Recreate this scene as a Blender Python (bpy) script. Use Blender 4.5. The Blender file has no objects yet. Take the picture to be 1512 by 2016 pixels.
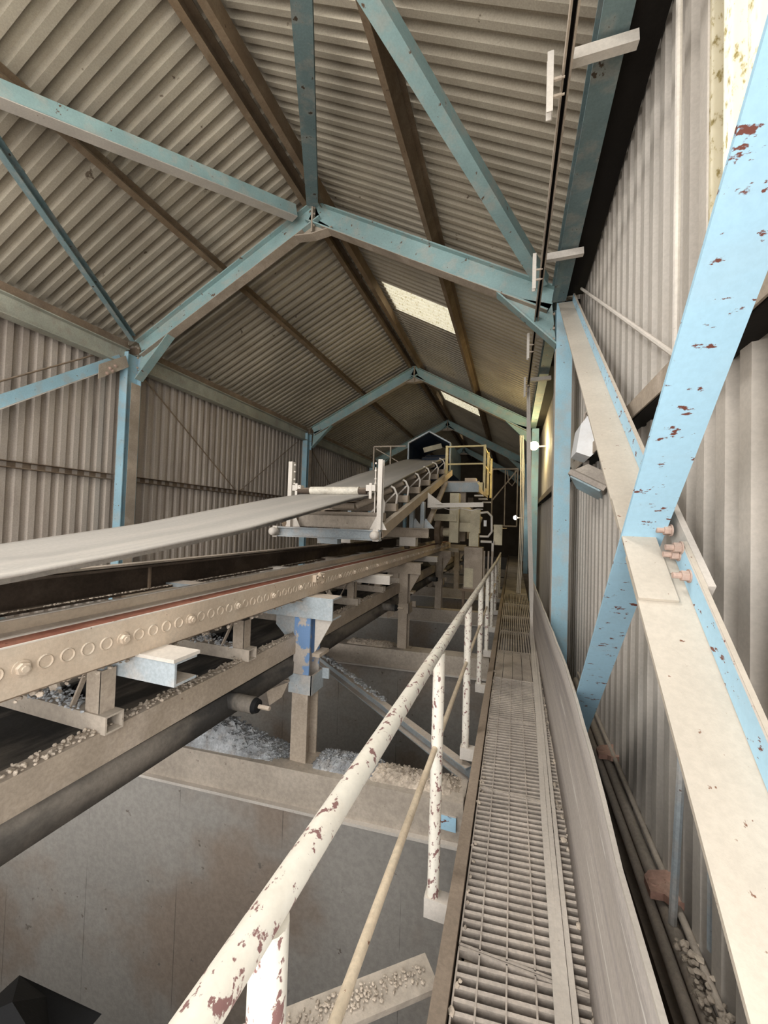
import bpy, bmesh, math, random
from mathutils import Vector as V, Matrix
random.seed(7)
SC = bpy.context.scene
COL = SC.collection
PI = math.pi

# ------------------------------------------------------------------ materials
def lin(c):
    f = lambda u: u/12.92 if u <= .04045 else ((u+.055)/1.055)**2.4
    return tuple(f(x/255) for x in c)+(1,)

def mat(name, base, dust=None, top=.85, patch=.35, chip=None, chips=0., rough=.8, scale=5., stretch=(1, 1, 1),
        var=.18, bump=.25, chipscale=22., spec=.3, fine=60., joints=None, metal=0.):
    m = bpy.data.materials.new(name); m.use_nodes = True
    nt = m.node_tree; N = nt.nodes; L = nt.links
    b = N['Principled BSDF']; b.inputs['Roughness'].default_value = rough; b.inputs['Specular IOR Level'].default_value = spec
    b.inputs['Metallic'].default_value = metal
    g = N.new('ShaderNodeNewGeometry')
    mp = N.new('ShaderNodeMapping'); mp.inputs['Scale'].default_value = stretch; L.new(g.outputs['Position'], mp.inputs['Vector'])
    def noise(s, d=4., r=.6, raw=False):
        n = N.new('ShaderNodeTexNoise'); n.inputs['Scale'].default_value = s; n.inputs['Detail'].default_value = d
        n.inputs['Roughness'].default_value = r; L.new((g.outputs['Position'] if raw else mp.outputs['Vector']), n.inputs['Vector']); return n.outputs['Fac']
    def rng(v, a, b2, c, d):
        n = N.new('ShaderNodeMapRange'); n.inputs[1].default_value = a; n.inputs[2].default_value = b2
        n.inputs[3].default_value = c; n.inputs[4].default_value = d; n.interpolation_type = 'SMOOTHSTEP'
        L.new(v, n.inputs[0]); return n.outputs[0]
    def mth(op, a, c):
        n = N.new('ShaderNodeMath'); n.operation = op
        for i, x in enumerate((a, c)):
            if isinstance(x, (int, float)): n.inputs[i].default_value = x
            else: L.new(x, n.inputs[i])
        return n.outputs[0]
    def mix(f, a, c, mode='MIX'):
        n = N.new('ShaderNodeMix'); n.data_type = 'RGBA'; n.blend_type = mode
        L.new(f, n.inputs[0]) if not isinstance(f, (int, float)) else setattr(n.inputs[0], 'default_value', f)
        for i, x in ((6, a), (7, c)):
            if isinstance(x, tuple): n.inputs[i].default_value = x
            else: L.new(x, n.inputs[i])
        return n.outputs[2]
    cur = lin(base)
    n1 = noise(scale)
    if dust:
        sx = N.new('ShaderNodeSeparateXYZ'); L.new(g.outputs['Normal'], sx.inputs[0])
        up = rng(sx.outputs['Z'], .2, .75, 0, top)
        pt = rng(n1, .46, .66, 0, patch)
        f = N.new('ShaderNodeClamp'); L.new(mth('ADD', up, pt), f.inputs[0])
        cur = mix(f.outputs[0], cur, lin(dust))
    if joints:
        br = N.new('ShaderNodeTexBrick'); br.inputs['Scale'].default_value = 1; br.inputs['Mortar Size'].default_value = .004; br.offset = 0
        br.inputs['Brick Width'].default_value = joints[0]; br.inputs['Row Height'].default_value = joints[1]; br.inputs['Mortar Smooth'].default_value = .3
        cx = N.new('ShaderNodeCombineXYZ'); sp = N.new('ShaderNodeSeparateXYZ'); L.new(g.outputs['Position'], sp.inputs[0])
        L.new(mth('ADD', sp.outputs[0], sp.outputs[1]), cx.inputs[0]); L.new(sp.outputs[2], cx.inputs[1]); L.new(cx.outputs[0], br.inputs['Vector'])
        k = mth('MULTIPLY', br.outputs['Fac'], rng(noise(1.6, 3, .6, True), .42, .6, 0, .6))
        cur = mix(k, cur, lin((70, 66, 62)))
    n2 = noise(fine, 3., .7, True)
    big = noise(scale*.35, 3.)
    v1 = rng(n2, .3, .7, 1-var*.6, 1+var*.6); v2 = rng(big, .3, .7, 1-var, 1+var)
    vv = mth('MULTIPLY', v1, v2)
    cc = N.new('ShaderNodeCombineColor'); [L.new(vv, cc.inputs[i]) for i in range(3)]
    cur = mix(1., cur, cc.outputs[0], 'MULTIPLY')
    if chip and chips:
        n3 = noise(chipscale, 5., .62)
        th = .72-chips
        ck = rng(n3, th, th+.035, 0, 1)
        cur = mix(ck, cur, lin(chip))
    if isinstance(cur, tuple): b.inputs['Base Color'].default_value = cur
    else: L.new(cur, b.inputs['Base Color'])
    if bump:
        bp = N.new('ShaderNodeBump'); bp.inputs['Strength'].default_value = bump; bp.inputs['Distance'].default_value = .004
        L.new(n2, bp.inputs['Height']); L.new(bp.outputs[0], b.inputs['Normal'])
    return m

DUST = (186, 172, 158)
M = dict(
    blue=mat('blue paint', (160, 196, 210), DUST, .8, .32, (112, 84, 68), .06, .6, 5, chipscale=16, var=.08, bump=.08),
    bluegreen=mat('dusty blue green paint', (144, 170, 169), DUST, .8, .34, (104, 82, 64), .07, .65, 6, chipscale=15, var=.1, bump=.1),
    bluenear=mat('chipped blue paint', (168, 206, 226), DUST, .9, .08, (112, 66, 56), .11, .5, 3, chipscale=24, var=.05, bump=.06, stretch=(.7, .9, 1.9)),
    bluedull=mat('dull blue paint', (116, 136, 138), DUST, .8, .30, (74, 62, 50), .08, .6, 6, chipscale=12, var=.14),
    bluegrey=mat('grey blue paint', (160, 168, 172), DUST, .85, .5, (96, 76, 66), .03, .6, 5),
    cobalt=mat('dusty cobalt paint', (182, 172, 162), (196, 186, 174), .95, .3, (122, 154, 196), .26, .65, 5, var=.12, chipscale=5.1),
    steel=mat('dusty steel', (164, 150, 134), DUST, .6, .5, (110, 86, 70), .02, .8, 5),
    pale=mat('pale dusty steel', (200, 192, 182), (205, 195, 184), .8, .4, (120, 100, 84), .02, .7, 5, var=.1),
    brace=mat('dust coated paint', (186, 175, 160), (196, 185, 170), .6, .3, (120, 84, 66), .05, .7, 5, var=.08, chipscale=34),
    brown=mat('brown dusty steel', (128, 110, 92), (160, 145, 128), .8, .35, None, 0, .85, 5),
    darkbrown=mat('dark dirty steel', (82, 70, 60), (130, 116, 102), .8, .2, None, 0, .85, 5),
    black=mat('shade and slot black', (26, 22, 18), None, 0, 0, None, 0, .9, 5),  # near-black; stands in for shade under the right eave and sheeting rail
    purlin=mat('purlin steel', (112, 94, 74), (150, 134, 114), .8, .25, (60, 46, 34), .05, .85, 4),
    track=mat('ochre dusty track steel', (190, 172, 152), (200, 186, 168), .8, .4, (128, 100, 78), .02, .75, 6, var=.12),
    rust=mat('rusty running strip', (120, 62, 46), (150, 112, 92), .25, .25, (84, 44, 34), .08, .8, 9, var=.25),
    sheet=mat('roof sheeting', (168, 158, 141), (138, 126, 109), 0, .3, (96, 84, 70), .04, .75, 1.5, chipscale=5, var=.18, bump=.15, fine=90),
    sheetL=mat('left wall sheeting', (180, 168, 156), (136, 120, 108), 0, .4, None, 0, .7, 2.2, stretch=(1, 1, .25), var=.16, bump=.1),
    sheetR=mat('right wall sheeting', (190, 182, 172), (164, 154, 142), 0, .4, None, 0, .7, 2.2, stretch=(1, 1, .25), var=.1, bump=.1),
    concrete=mat('pit concrete', (160, 155, 148), (146, 128, 112), .5, .75, (118, 110, 102), .05, .9, .8, var=.16, bump=.35, fine=26, joints=(.93, 7.3), chipscale=9),
    conctop=mat('dusty concrete', (176, 164, 150), (190, 178, 164), .6, .4, (130, 118, 106), .06, .95, 3, bump=.6, fine=30),
    belt=mat('grey rubber belt', (168, 162, 155), (190, 182, 172), 0, .4, None, 0, .6, 2.2, stretch=(2.4, .2, .2), var=.1, bump=.1),
    rubber=mat('black rubber', (62, 60, 58), (156, 146, 134), .0, .5, None, 0, .75, 2.2, stretch=(2.5, .5, 1), var=.2),
    darkrub=mat('matt black', (20, 20, 21), None, 0, 0, None, 0, .8, 5),
    gravel=mat('grey gravel', (168, 170, 172), (150, 142, 134), .0, .5, None, 0, .95, 14, var=.35, bump=.6),
    earth=mat('dust crust', (186, 172, 156), (160, 148, 134), 0, .5, None, 0, .95, 12, var=.3, bump=.6),
    rail=mat('chipped cream paint', (224, 218, 205), (200, 186, 168), .15, .3, (132, 98, 94), .15, .5, 7, chipscale=52, var=.06, bump=.1, stretch=(1, .8, .6)),
    rod=mat('tan painted rod', (204, 188, 164), (180, 160, 136), .3, .4, (120, 84, 66), .05, .6, 8),
    grate=mat('dusty grating', (188, 176, 164), (198, 186, 174), .6, .4, None, 0, .9, 8, var=.2),
    grated=mat('dust filled grating', (164, 152, 140), (176, 164, 150), .5, .4, None, 0, .95, 8, var=.2),
    toe=mat('toe board', (140, 124, 108), (150, 134, 118), .8, .4, None, 0, .85, 3),
    panel=mat('scuffed sheet panel', (190, 181, 173), (156, 148, 146), .3, .7, (222, 216, 208), .09, .6, 2.6, stretch=(1, .16, 5), chipscale=5, var=.14),
    yellow=mat('yellow paint', (208, 190, 138), (200, 182, 150), .6, .5, (112, 88, 66), .04, .6, 6),
    cream=mat('cream machine paint', (196, 186, 160), (176, 162, 140), .7, .45, (110, 94, 76), .03, .7, 6),
    eave=mat('eave beam paint', (170, 170, 156), (160, 148, 132), .4, .5, (112, 100, 84), .04, .7, 5),
    white=mat('white plastic', (240, 240, 240), (226, 222, 216), .2, .3, (120, 112, 104), .02, .5, 8, var=.04, bump=0),
    housing=mat('dusty lamp housing', (160, 150, 140), (176, 166, 154), .6, .4, None, 0, .7, 12),
    glass=mat('dusty lamp glass', (160, 178, 184), (176, 178, 176), .2, .4, None, 0, .3, 8, bump=0),
    pipe=mat('dusty pipe', (168, 156, 144), (176, 164, 150), .7, .3, None, 0, .8, 8),
    clamp=mat('rust red clamp', (184, 144, 128), (190, 160, 142), .3, .4, (130, 84, 68), .03, .8, 10),
    bolt=mat('pink dusty bolts', (184, 158, 144), (200, 176, 160), .5, .3, None, 0, .8, 20),
    bluehood=mat('dark blue steel', (40, 54, 72), (90, 86, 82), .6, .2, None, 0, .7, 5),
    roller=mat('worn roller', (205, 198, 184), (170, 158, 142), .2, .5, (120, 106, 92), .05, .5, 14),
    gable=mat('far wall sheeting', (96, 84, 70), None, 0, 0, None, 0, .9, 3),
    yard=mat('yard gravel', (170, 166, 160), None, 0, 0, None, 0, .95, 3),
)

def translucent(name, c):
    m = bpy.data.materials.new(name); m.use_nodes = True; nt = m.node_tree; N = nt.nodes; L = nt.links
    N.remove(N['Principled BSDF']); out = N['Material Output']
    t = N.new('ShaderNodeBsdfTranslucent'); d = N.new('ShaderNodeBsdfDiffuse'); mx = N.new('ShaderNodeMixShader'); mx.inputs[0].default_value = .15
    g = N.new('ShaderNodeNewGeometry'); n = N.new('ShaderNodeTexNoise'); n.inputs['Scale'].default_value = 38; n.inputs['Detail'].default_value = 5; n.inputs['Roughness'].default_value = .7
    mp = N.new('ShaderNodeMapping'); mp.inputs['Scale'].default_value = (1, 1, .45)
    L.new(g.outputs['Position'], mp.inputs[0]); L.new(mp.outputs[0], n.inputs['Vector'])
    r = N.new('ShaderNodeValToRGB'); r.color_ramp.elements[0].position = .36; r.color_ramp.elements[1].position = .45
    r.color_ramp.elements[0].color = lin((196, 184, 140)); r.color_ramp.elements[1].color = lin(c)
    L.new(n.outputs['Fac'], r.inputs[0]); L.new(r.outputs[0], t.inputs[0]); L.new(r.outputs[0], d.inputs[0])
    L.new(t.outputs[0], mx.inputs[1]); L.new(d.outputs[0], mx.inputs[2]); L.new(mx.outputs[0], out.inputs['Surface'])
    return m
M['clear'] = translucent('mossy translucent sheet', (250, 247, 236))

def emit(name, c, s):
    m = bpy.data.materials.new(name); m.use_nodes = True; b = m.node_tree.nodes['Principled BSDF']
    b.inputs['Emission Color'].default_value = lin(c); b.inputs['Emission Strength'].default_value = s; b.inputs['Base Color'].default_value = lin(c); return m
M['lamp'] = emit('lit bulb', (255, 236, 170), 30)
M['lampfar'] = emit('lit far bulb', (255, 250, 230), 12)
M['lampamber'] = emit('lit amber bulb', (255, 214, 90), 3)

# ------------------------------------------------------------------ mesh helpers
def Ip(h, w, tw=.012, tf=.014):      # I section: h along v, flange width w along u
    a, b, c = w/2, tw/2, h/2
    return [(-a, -c), (a, -c), (a, -c+tf), (b, -c+tf), (b, c-tf), (a, c-tf), (a, c), (-a, c), (-a, c-tf), (-b, c-tf), (-b, -c+tf), (-a, -c+tf)]
def Cp(h, w, t=.01):                 # channel: web at u=0, flanges towards +u
    q = t if w > 0 else -t
    return [(0, -h/2), (w, -h/2), (w, -h/2+t), (q, -h/2+t), (q, h/2-t), (w, h/2-t), (w, h/2), (0, h/2)]
def Lp(a, b, t=.01):                 # angle: heel at 0,0, leg a along +u, leg b along +v
    return [(0, 0), (a, 0), (a, t), (t, t), (t, b), (0, b)]
def Rp(w, h): return [(-w/2, -h/2), (w/2, -h/2), (w/2, h/2), (-w/2, h/2)]
def Tp(w, h, t=.006): return None

class B:
    def __init__(s): s.v = []; s.f = []
    def add(s, vs, fs):
        n = len(s.v); s.v += [tuple(x) for x in vs]; s.f += [tuple(i+n for i in f) for f in fs]; return s
    def box(s, a, b):
        (x0, y0, z0), (x1, y1, z1) = a, b
        return s.add([(x0, y0, z0), (x1, y0, z0), (x1, y1, z0), (x0, y1, z0), (x0, y0, z1), (x1, y0, z1), (x1, y1, z1), (x0, y1, z1)],
                     [(0, 3, 2, 1), (4, 5, 6, 7), (0, 1, 5, 4), (1, 2, 6, 5), (2, 3, 7, 6), (3, 0, 4, 7)])
    def beam(s, p0, p1, prof, up=(0, 0, 1), caps=True):
        p0, p1 = V(p0), V(p1); d = (p1-p0).normalized(); u = d.cross(V(up)).normalized(); w = u.cross(d)
        n = len(prof)
        vs = [p+u*a+w*b for p in (p0, p1) for a, b in prof]
        fs = [(i, (i+1) % n, n+(i+1) % n, n+i) for i in range(n)]
        if caps: fs += [tuple(range(n-1, -1, -1)), tuple(range(n, 2*n))]
        return s.add(vs, fs)
    def bar(s, p0, p1, w, h, up=(0, 0, 1)): return s.beam(p0, p1, Rp(w, h), up)
    def hollow(s, p0, p1, w, h, t=.006, up=(0, 0, 1)):
        p0, p1 = V(p0), V(p1); d = (p1-p0).normalized(); u = d.cross(V(up)).normalized(); q = u.cross(d)
        o = Rp(w, h); i = Rp(w-2*t, h-2*t); vs = [p+u*a+q*b for p in (p0, p1) for a, b in o+i]; fs = []
        for k in range(4):
            j = (k+1) % 4
            fs += [(k, j, 8+j, 8+k), (4+j, 4+k, 12+k, 12+j), (j, k, 4+k, 4+j), (8+k, 8+j, 12+j, 12+k)]
        return s.add(vs, fs)
    def tube(s, pts, r, n=10, caps=True):
        pts = [V(p) for p in pts]; k = len(pts); rs = r if isinstance(r, (list, tuple)) else [r]*k
        vs = []; ref = None
        for i, p in enumerate(pts):
            d = (pts[min(i+1, k-1)]-pts[max(i-1, 0)]).normalized()
            if ref is None: ref = d.orthogonal().normalized()
            ref = (ref-d*ref.dot(d)).normalized(); w = d.cross(ref)
            vs += [p+(ref*math.cos(2*PI*j/n)+w*math.sin(2*PI*j/n))*rs[i] for j in range(n)]
        fs = [(i*n+j, i*n+(j+1) % n, (i+1)*n+(j+1) % n, (i+1)*n+j) for i in range(k-1) for j in range(n)]
        if caps: fs += [tuple(range(n-1, -1, -1)), tuple(range((k-1)*n, k*n))]
        return s.add(vs, fs)
    def ribbon(s, pts, w, t, side=(1, 0, 0)):          # flat strip along a polyline
        pts = [V(p) for p in pts]; k = len(pts); vs = []
        for i, p in enumerate(pts):
            d = (pts[min(i+1, k-1)]-pts[max(i-1, 0)]).normalized(); u = V(side); u = (u-d*u.dot(d)).normalized(); q = u.cross(d)
            vs += [p+u*a+q*b for a, b in Rp(w, t)]
        fs = [(i*4+j, i*4+(j+1) % 4, i*4+4+(j+1) % 4, i*4+4+j) for i in range(k-1) for j in range(4)]
        return s.add(vs, fs+[(3, 2, 1, 0), tuple(range(4*k-4, 4*k))])
    def plate(s, pts, nrm):                              # polygon with thickness vector
        n = len(pts); q = [V(p) for p in pts]; vs = q+[p+V(nrm) for p in q]
        return s.add(vs, [tuple(range(n-1, -1, -1)), tuple(range(n, 2*n))]+[(i, (i+1) % n, n+(i+1) % n, n+i) for i in range(n)])
    def hexbolt(s, c, d, r, h, washer=True):
        c, d = V(c), V(d).normalized()
        if washer: s.tube([c, c+d*h*.25], r*1.35, 16)
        s.tube([c, c+d*h], r, 6); return s.tube([c, c+d*h*1.35], r*.55, 8)
    def ring(s, c, d, r, t=.006, h=.003, n=18):
        c, d = V(c), V(d).normalized(); u = d.orthogonal().normalized(); w = d.cross(u); vs = []
        for j in range(n):
            e = u*math.cos(2*PI*j/n)+w*math.sin(2*PI*j/n)
            vs += [c+e*(r+t), c+e*(r+t*.5)+d*h, c+e*r]
        fs = []
        for j in range(n):
            k = (j+1) % n; fs += [(3*j, 3*k, 3*k+1, 3*j+1), (3*j+1, 3*k+1, 3*k+2, 3*j+2)]
        return s.add(vs, fs)
    def stone(s, c, r):
        t = (1+5**.5)/2
        vs = [(-1, t, 0), (1, t, 0), (-1, -t, 0), (1, -t, 0), (0, -1, t), (0, 1, t), (0, -1, -t), (0, 1, -t), (t, 0, -1), (t, 0, 1), (-t, 0, -1), (-t, 0, 1)]
        fs = [(0, 11, 5), (0, 5, 1), (0, 1, 7), (0, 7, 10), (0, 10, 11), (1, 5, 9), (5, 11, 4), (11, 10, 2), (10, 7, 6), (7, 1, 8), (3, 9, 4), (3, 4, 2), (3, 2, 6), (3, 6, 8), (3, 8, 9), (4, 9, 5), (2, 4, 11), (6, 2, 10), (8, 6, 7), (9, 8, 1)]
        q = [random.uniform(.6, 1.3) for _ in range(3)]; c = V(c)
        return s.add([c+V((x*q[0], y*q[1], z*q[2]*.8))*(r*random.uniform(.75, 1.2)/1.9) for x, y, z in vs], fs)
    def sheet(s, pts_u, e0, e1, t=.004):                 # pts_u: list of points of a profile line, swept e0->e1 (vectors), thickness along t vector
        n = len(pts_u); P = [V(p) for p in pts_u]; t = V(t)
        vs = [p+V(e) + k for k in (V((0, 0, 0)), t) for e in (e0, e1) for p in P]
        fs = []
        for i in range(n-1):
            fs += [(i, i+1, n+i+1, n+i), (2*n+i+1, 2*n+i, 3*n+i, 3*n+i+1)]
        fs += [(0, n, 3*n, 2*n), (n-1, 3*n-1, 4*n-1, 2*n-1)]
        for i in range(n-1): fs += [(i+1, i, 2*n+i, 2*n+i+1), (n+i, n+i+1, 3*n+i+1, 3*n+i)]
        return s.add(vs, fs)
    def build(s, name, m, parent=None, smooth=False, fix=True):
        off = V((0, 0, 0)); p = parent
        while p is not None: off += p.location; p = p.parent
        me = bpy.data.meshes.new(name); me.from_pydata([tuple(V(x)-off) for x in s.v], [], s.f)
        if fix:
            bm = bmesh.new(); bm.from_mesh(me); bmesh.ops.recalc_face_normals(bm, faces=bm.faces); bm.to_mesh(me); bm.free()
        if smooth:
            for q in me.polygons: q.use_smooth = True
            me.set_sharp_from_angle(angle=math.radians(40))
        me.materials.append(M[m] if isinstance(m, str) else m)
        o = bpy.data.objects.new(name, me); COL.objects.link(o)
        if parent is not None: o.parent = parent
        return o

def tag(o, label, cat, group=None, kind='thing'):
    o['label'] = label; o['category'] = cat; o['kind'] = kind
    if group: o['group'] = group
    return o
def thing(name, label, cat, loc, group=None):
    o = bpy.data.objects.new(name, None); COL.objects.link(o); o.location = loc; o.empty_display_size = .1
    return tag(o, label, cat, group)
def struct(name, bm, m, label=None, **k):
    o = bm.build(name, m, None, **k); o['kind'] = 'structure'
    return o
def setlabel(o, t): o['label'] = t; return o

# ------------------------------------------------------------------ key dimensions (metres, eye height = 0)
DECK = -1.6
RX, RZ = -2.68, 4.36                 # ridge of the steelwork
LX, LZ = -5.88, 2.79                 # left eave
EX, EZ = .42, 2.64                   # right eave
WL, WR = -6.28, .72                  # wall sheeting planes
SL = (RZ-LZ)/(RX-LX); SR = (RZ-EZ)/(EX-RX)
PY = [4.5, 10.2, 15.9, 21.6]         # portal frames
Y0, Y1 = -3.0, 27.0
zl = lambda x: RZ+SL*(x-RX)
zr = lambda x: RZ-SR*(x-RX)

# ------------------------------------------------------------------ setting: corrugated skin
def ribline(y0, y1, p, depth, rib=.42, slope=.1):
    out = []; y = y0
    while y < y1-1e-6:
        out += [(y, 0), (y+p*(1-rib-2*slope), 0), (y+p*(1-rib-slope), depth), (y+p*(1-slope), depth)]; y += p
    return out+[(y, 0)]
TOP = .27                            # sheeting above steel top
def roof(name, x0, x1, zf, p, holes=None, y0=Y0, y1=Y1):
    s = 1 if zf is zl else -1
    sl = SL if zf is zl else -SR
    n = V((-sl, 0, 1)).normalized()
    b = B(); pts = ribline(y0, y1, p, .058)
    P = [V((x0, y, zf(x0)+TOP))+n*d for y, d in pts]
    b.sheet(P, (0, 0, 0), (x1-x0, 0, zf(x1)-zf(x0)), n*.004)
    return b
struct('ceiling_left', roof('c', WL-.1, RX+.02, zl, .172), 'sheet')
WIN = [(.45, 1.55), (6.55, 7.6), (12.6, 13.65), (18.5, 19.6)]
# right slope: lower strip, and upper strip broken by the three roof windows
XM0, XM1 = -2.42, -1.08
b = roof('c', XM1, WR+.12, zr, .13); 
for q in (roof('c', RX-.02, XM0, zr, .13),): b.add(q.v, q.f)
ys = [Y0]+[y for w in WIN for y in w]+[Y1]
for a, c in zip(ys[::2], ys[1::2]):
    q = roof('c', XM0, XM1, zr, .13, None, a, c); b.add(q.v, q.f)
struct('ceiling_right', b, 'sheet')
for i, (a, c) in enumerate(WIN):
    q = roof('w', XM0-.03, XM1+.03, zr, .131, None, a-.02, c)
    q.v = [(x, y, z+.012) for x, y, z in q.v]
    struct('window_%d' % (i+1), q, 'clear')
def wall(x, inward, p, y0, y1, z0, z1, depth=.05):
    pts = ribline(y0, y1, p, depth); P = [V((x+inward*d, y, z0)) for y, d in pts]
    return B().sheet(P, (0, 0, 0), (0, 0, z1-z0), (-inward*.004, 0, 0))
struct('wall_left', wall(WL, 1, .171, Y0, Y1, -2.2, zl(WL)+TOP+.02), 'sheetL')
ZT = zr(WR)+TOP+.03
b = wall(WR, -1, .15, 1.66, Y1, -2.2, ZT)
q = wall(WR, -1, .15, -.25, .46, -2.2, ZT); b.add(q.v, q.f)
q = wall(WR, -1, .15, Y0, -2.5, -2.2, ZT); b.add(q.v, q.f)
q = wall(WR, -1, .15, .46, 1.66, -2.2, .95); b.add(q.v, q.f)
struct('wall_right', b, 'sheetR')
struct('window_5', wall(WR+.006, -1, .15, .44, 1.66, .93, ZT), 'clear')
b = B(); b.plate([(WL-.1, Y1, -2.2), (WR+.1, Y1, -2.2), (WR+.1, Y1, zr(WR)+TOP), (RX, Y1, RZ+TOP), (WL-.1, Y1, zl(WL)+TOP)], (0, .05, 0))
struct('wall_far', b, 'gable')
# storage pits under the conveyor
struct('floor', B().box((WL-.3, Y0, -5.75), (WR+.3, Y1, -5.6)), 'concrete')
struct('floor_ledge_left', B().box((WL-.3, Y0, -2.4), (-4.9, Y1, -2.15)), 'concrete')
struct('wall_pit_left', B().box((-5.1, Y0, -5.6), (-4.9, Y1, -2.4)), 'concrete')
struct('floor_strip_right', B().box((.38, Y0, -2.3), (WR+.15, Y1, -1.82)), 'darkbrown')
struct('wall_pit_right', B().box((.36, Y0, -5.6), (.56, Y1, -2.3)), 'concrete')
SK = .08                             # pit walls, beams and mounds skewed in plan to match the view
BEAMY = [2.42, 5.17, 7.92, 10.67, 13.4, 16.1]
for i, y in enumerate(BEAMY):
    k = lambda x: y+SK*(x+1.45)
    struct('wall_pit_%d' % (i+1), B().plate([(-4.9, k(-4.9)+.02, -5.6), (.36, k(.36)+.02, -5.6), (.36, k(.36)+.22, -5.6), (-4.9, k(-4.9)+.22, -5.6)], (0, 0, 3.57)), 'concrete')
struct('wall_pit_end', B().box((-4.9, Y0-.2, -5.6), (.36, Y0, -1.9)), 'concrete')
struct('floor_shade_slab', B().box((-4.9, Y0, -1.95), (.36, -.55, -1.78)), 'conctop')  # unseen slab added behind the camera to keep gable light off the pit
struct('wall_pit_far', B().box((WL-.3, Y1-.05, -5.6), (WR+.3, Y1+.1, -2.1)), 'concrete')
struct('ground_yard', B().box((-14, -18, -2.3), (10, Y0-.25, -2.2)), 'yard')

# beams across the pits
words = ['nearest the viewer', 'second from the viewer', 'third from the viewer', 'fourth from the viewer', 'fifth from the viewer', 'sixth from the viewer']
for i, y in enumerate(BEAMY):
    t = thing('pit_beam', 'dust caked cross beam on the pit wall, %s' % words[i], 'beam', (-2.4, y+.12, -2.02), 'cross beams over the pits')
    k = lambda x: y+SK*(x+1.45)
    b = B(); b.beam((-4.85, k(-4.85), -1.89), (-.26, k(-.26), -1.89), Cp(.26, -.10, .014)); b.build('channel', 'conctop', t)
    B().plate([(-4.85, k(-4.85)+.015, -2.02), (-.26, k(-.26)+.015, -2.02), (-.26, k(-.26)+.28, -2.02), (-4.85, k(-4.85)+.28, -2.02)], (0, 0, .24)).build('infill', 'conctop', t)
    if i == 0: setlabel(B().box((-.46, k(-.4)-.012, -1.93), (-.30, k(-.4)+.003, -1.84)).build('end_plate', 'bluenear', t), 'small pale blue end plate')
    B().plate([(-4.85, k(-4.85)-.035, -2.025), (-.26, k(-.26)-.035, -2.025), (-.26, k(-.26)+.01, -2.025), (-4.85, k(-4.85)+.01, -2.025)], (0, 0, .02)).build('lower_lip', 'pale', t)

# ------------------------------------------------------------------ portal frames
plab = ['pale blue steel portal frame nearest the viewer', 'blue steel portal frame standing behind the roller frame, second along the hall',
        'dim blue portal frame behind the belt hood', 'darkest portal frame, farthest down the hall']
for i, y in enumerate(PY):
    t = thing('portal_frame', plab[i], 'steel frame', (RX, y, -2.1), 'portal frames')
    ym = y+.08
    for k, (x0, x1) in enumerate(((-6.12, -5.87), (.405, .565))):
        b = B(); xc = (x0+x1)/2; zt = 2.62 if k == 0 else 2.45
        b.beam((xc, ym, -2.15 if k == 0 else -1.82), (xc, ym, zt), [(v, u) for u, v in Ip(x1-x0, .16, .012, .014)][::-1], up=(1, 0, 0))
        c = b.build('column', 'blue', t)
        xf = x1+.001 if k == 0 else x0-.001
        setlabel(B().box((xf-.002, y-.001, -2.0 if k == 0 else -1.8), (xf+.002, y+.161, zt-.5)).build('inner_face', 'steel' if k == 0 else 'pale', c), 'beige grey inner flange')  # thin beige grey overlay on the inner flange face
    D = .27
    for s in (-1, 1):
        x, z = (LX+.03, zl(LX+.03)) if s < 0 else (EX+.02, zr(EX+.02))
        nx = V((x, ym, z)); rx = V((RX, ym, RZ))
        dr = (rx-nx).normalized(); nn = V((-dr.z, 0, dr.x)) if s < 0 else V((dr.z, 0, -dr.x))
        nn = nn if nn.z > 0 else -nn
        b = B(); b.beam(nx-nn*D/2, rx-nn*D/2-dr*.015, Ip(D, .15, .012, .016), up=nn)
        ra = b.build('rafter', 'bluegreen', t)
        b = B(); b.beam(nx-nn*(D+.003), rx-nn*(D+.003)-dr*.3, Rp(.152, .006), up=nn); setlabel(b.build('bottom_flange', 'steel', ra), 'dust covered bottom flange')
        # haunch: sloping bracket under the rafter end
        b = B(); p = nx-nn*D+dr*.62; q = V((x-s*.03, ym, z-.62))
        b.bar(p, q, .14, .016, up=dr)
        b.plate([p+V((0, -.006, 0)), q+V((0, -.006, 0)), nx-nn*D*.6+V((0, -.006, 0))], (0, .012, 0))
        h = b.build('haunch', 'bluegreen', t)
        if i == 0:
            for zz in (.12, .28, .44, .56): B().hexbolt((x-s*.05, ym-.05, z-zz), (-s, 0, 0), .016, .018, False).build('bolt', 'steel', h)
    b = B(); b.box((RX-.012, y, RZ-.44), (RX+.012, y+.16, RZ-.02))
    b.build('apex_plate', 'steel', t)
    b = B()
    for s in (-1, 1):
        b.bar((RX, ym, RZ-.46), (RX+s*.30, ym, RZ-.38 - .05), .14, .014, up=(0, 0, 1)); b.plate([(RX, ym-.006, RZ-.46), (RX+s*.30, ym-.006, RZ-.42), (RX, ym-.006, RZ-.2)], (0, .012, 0))
    a = b.build('apex_haunch', 'steel', t)
    if i == 0:
        for zz in (.1, .18, .26, .34): B().hexbolt((RX+.012, y+.03, RZ-zz), (1, 0, 0), .014, .016, False).build('bolt', 'steel', a)

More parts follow.
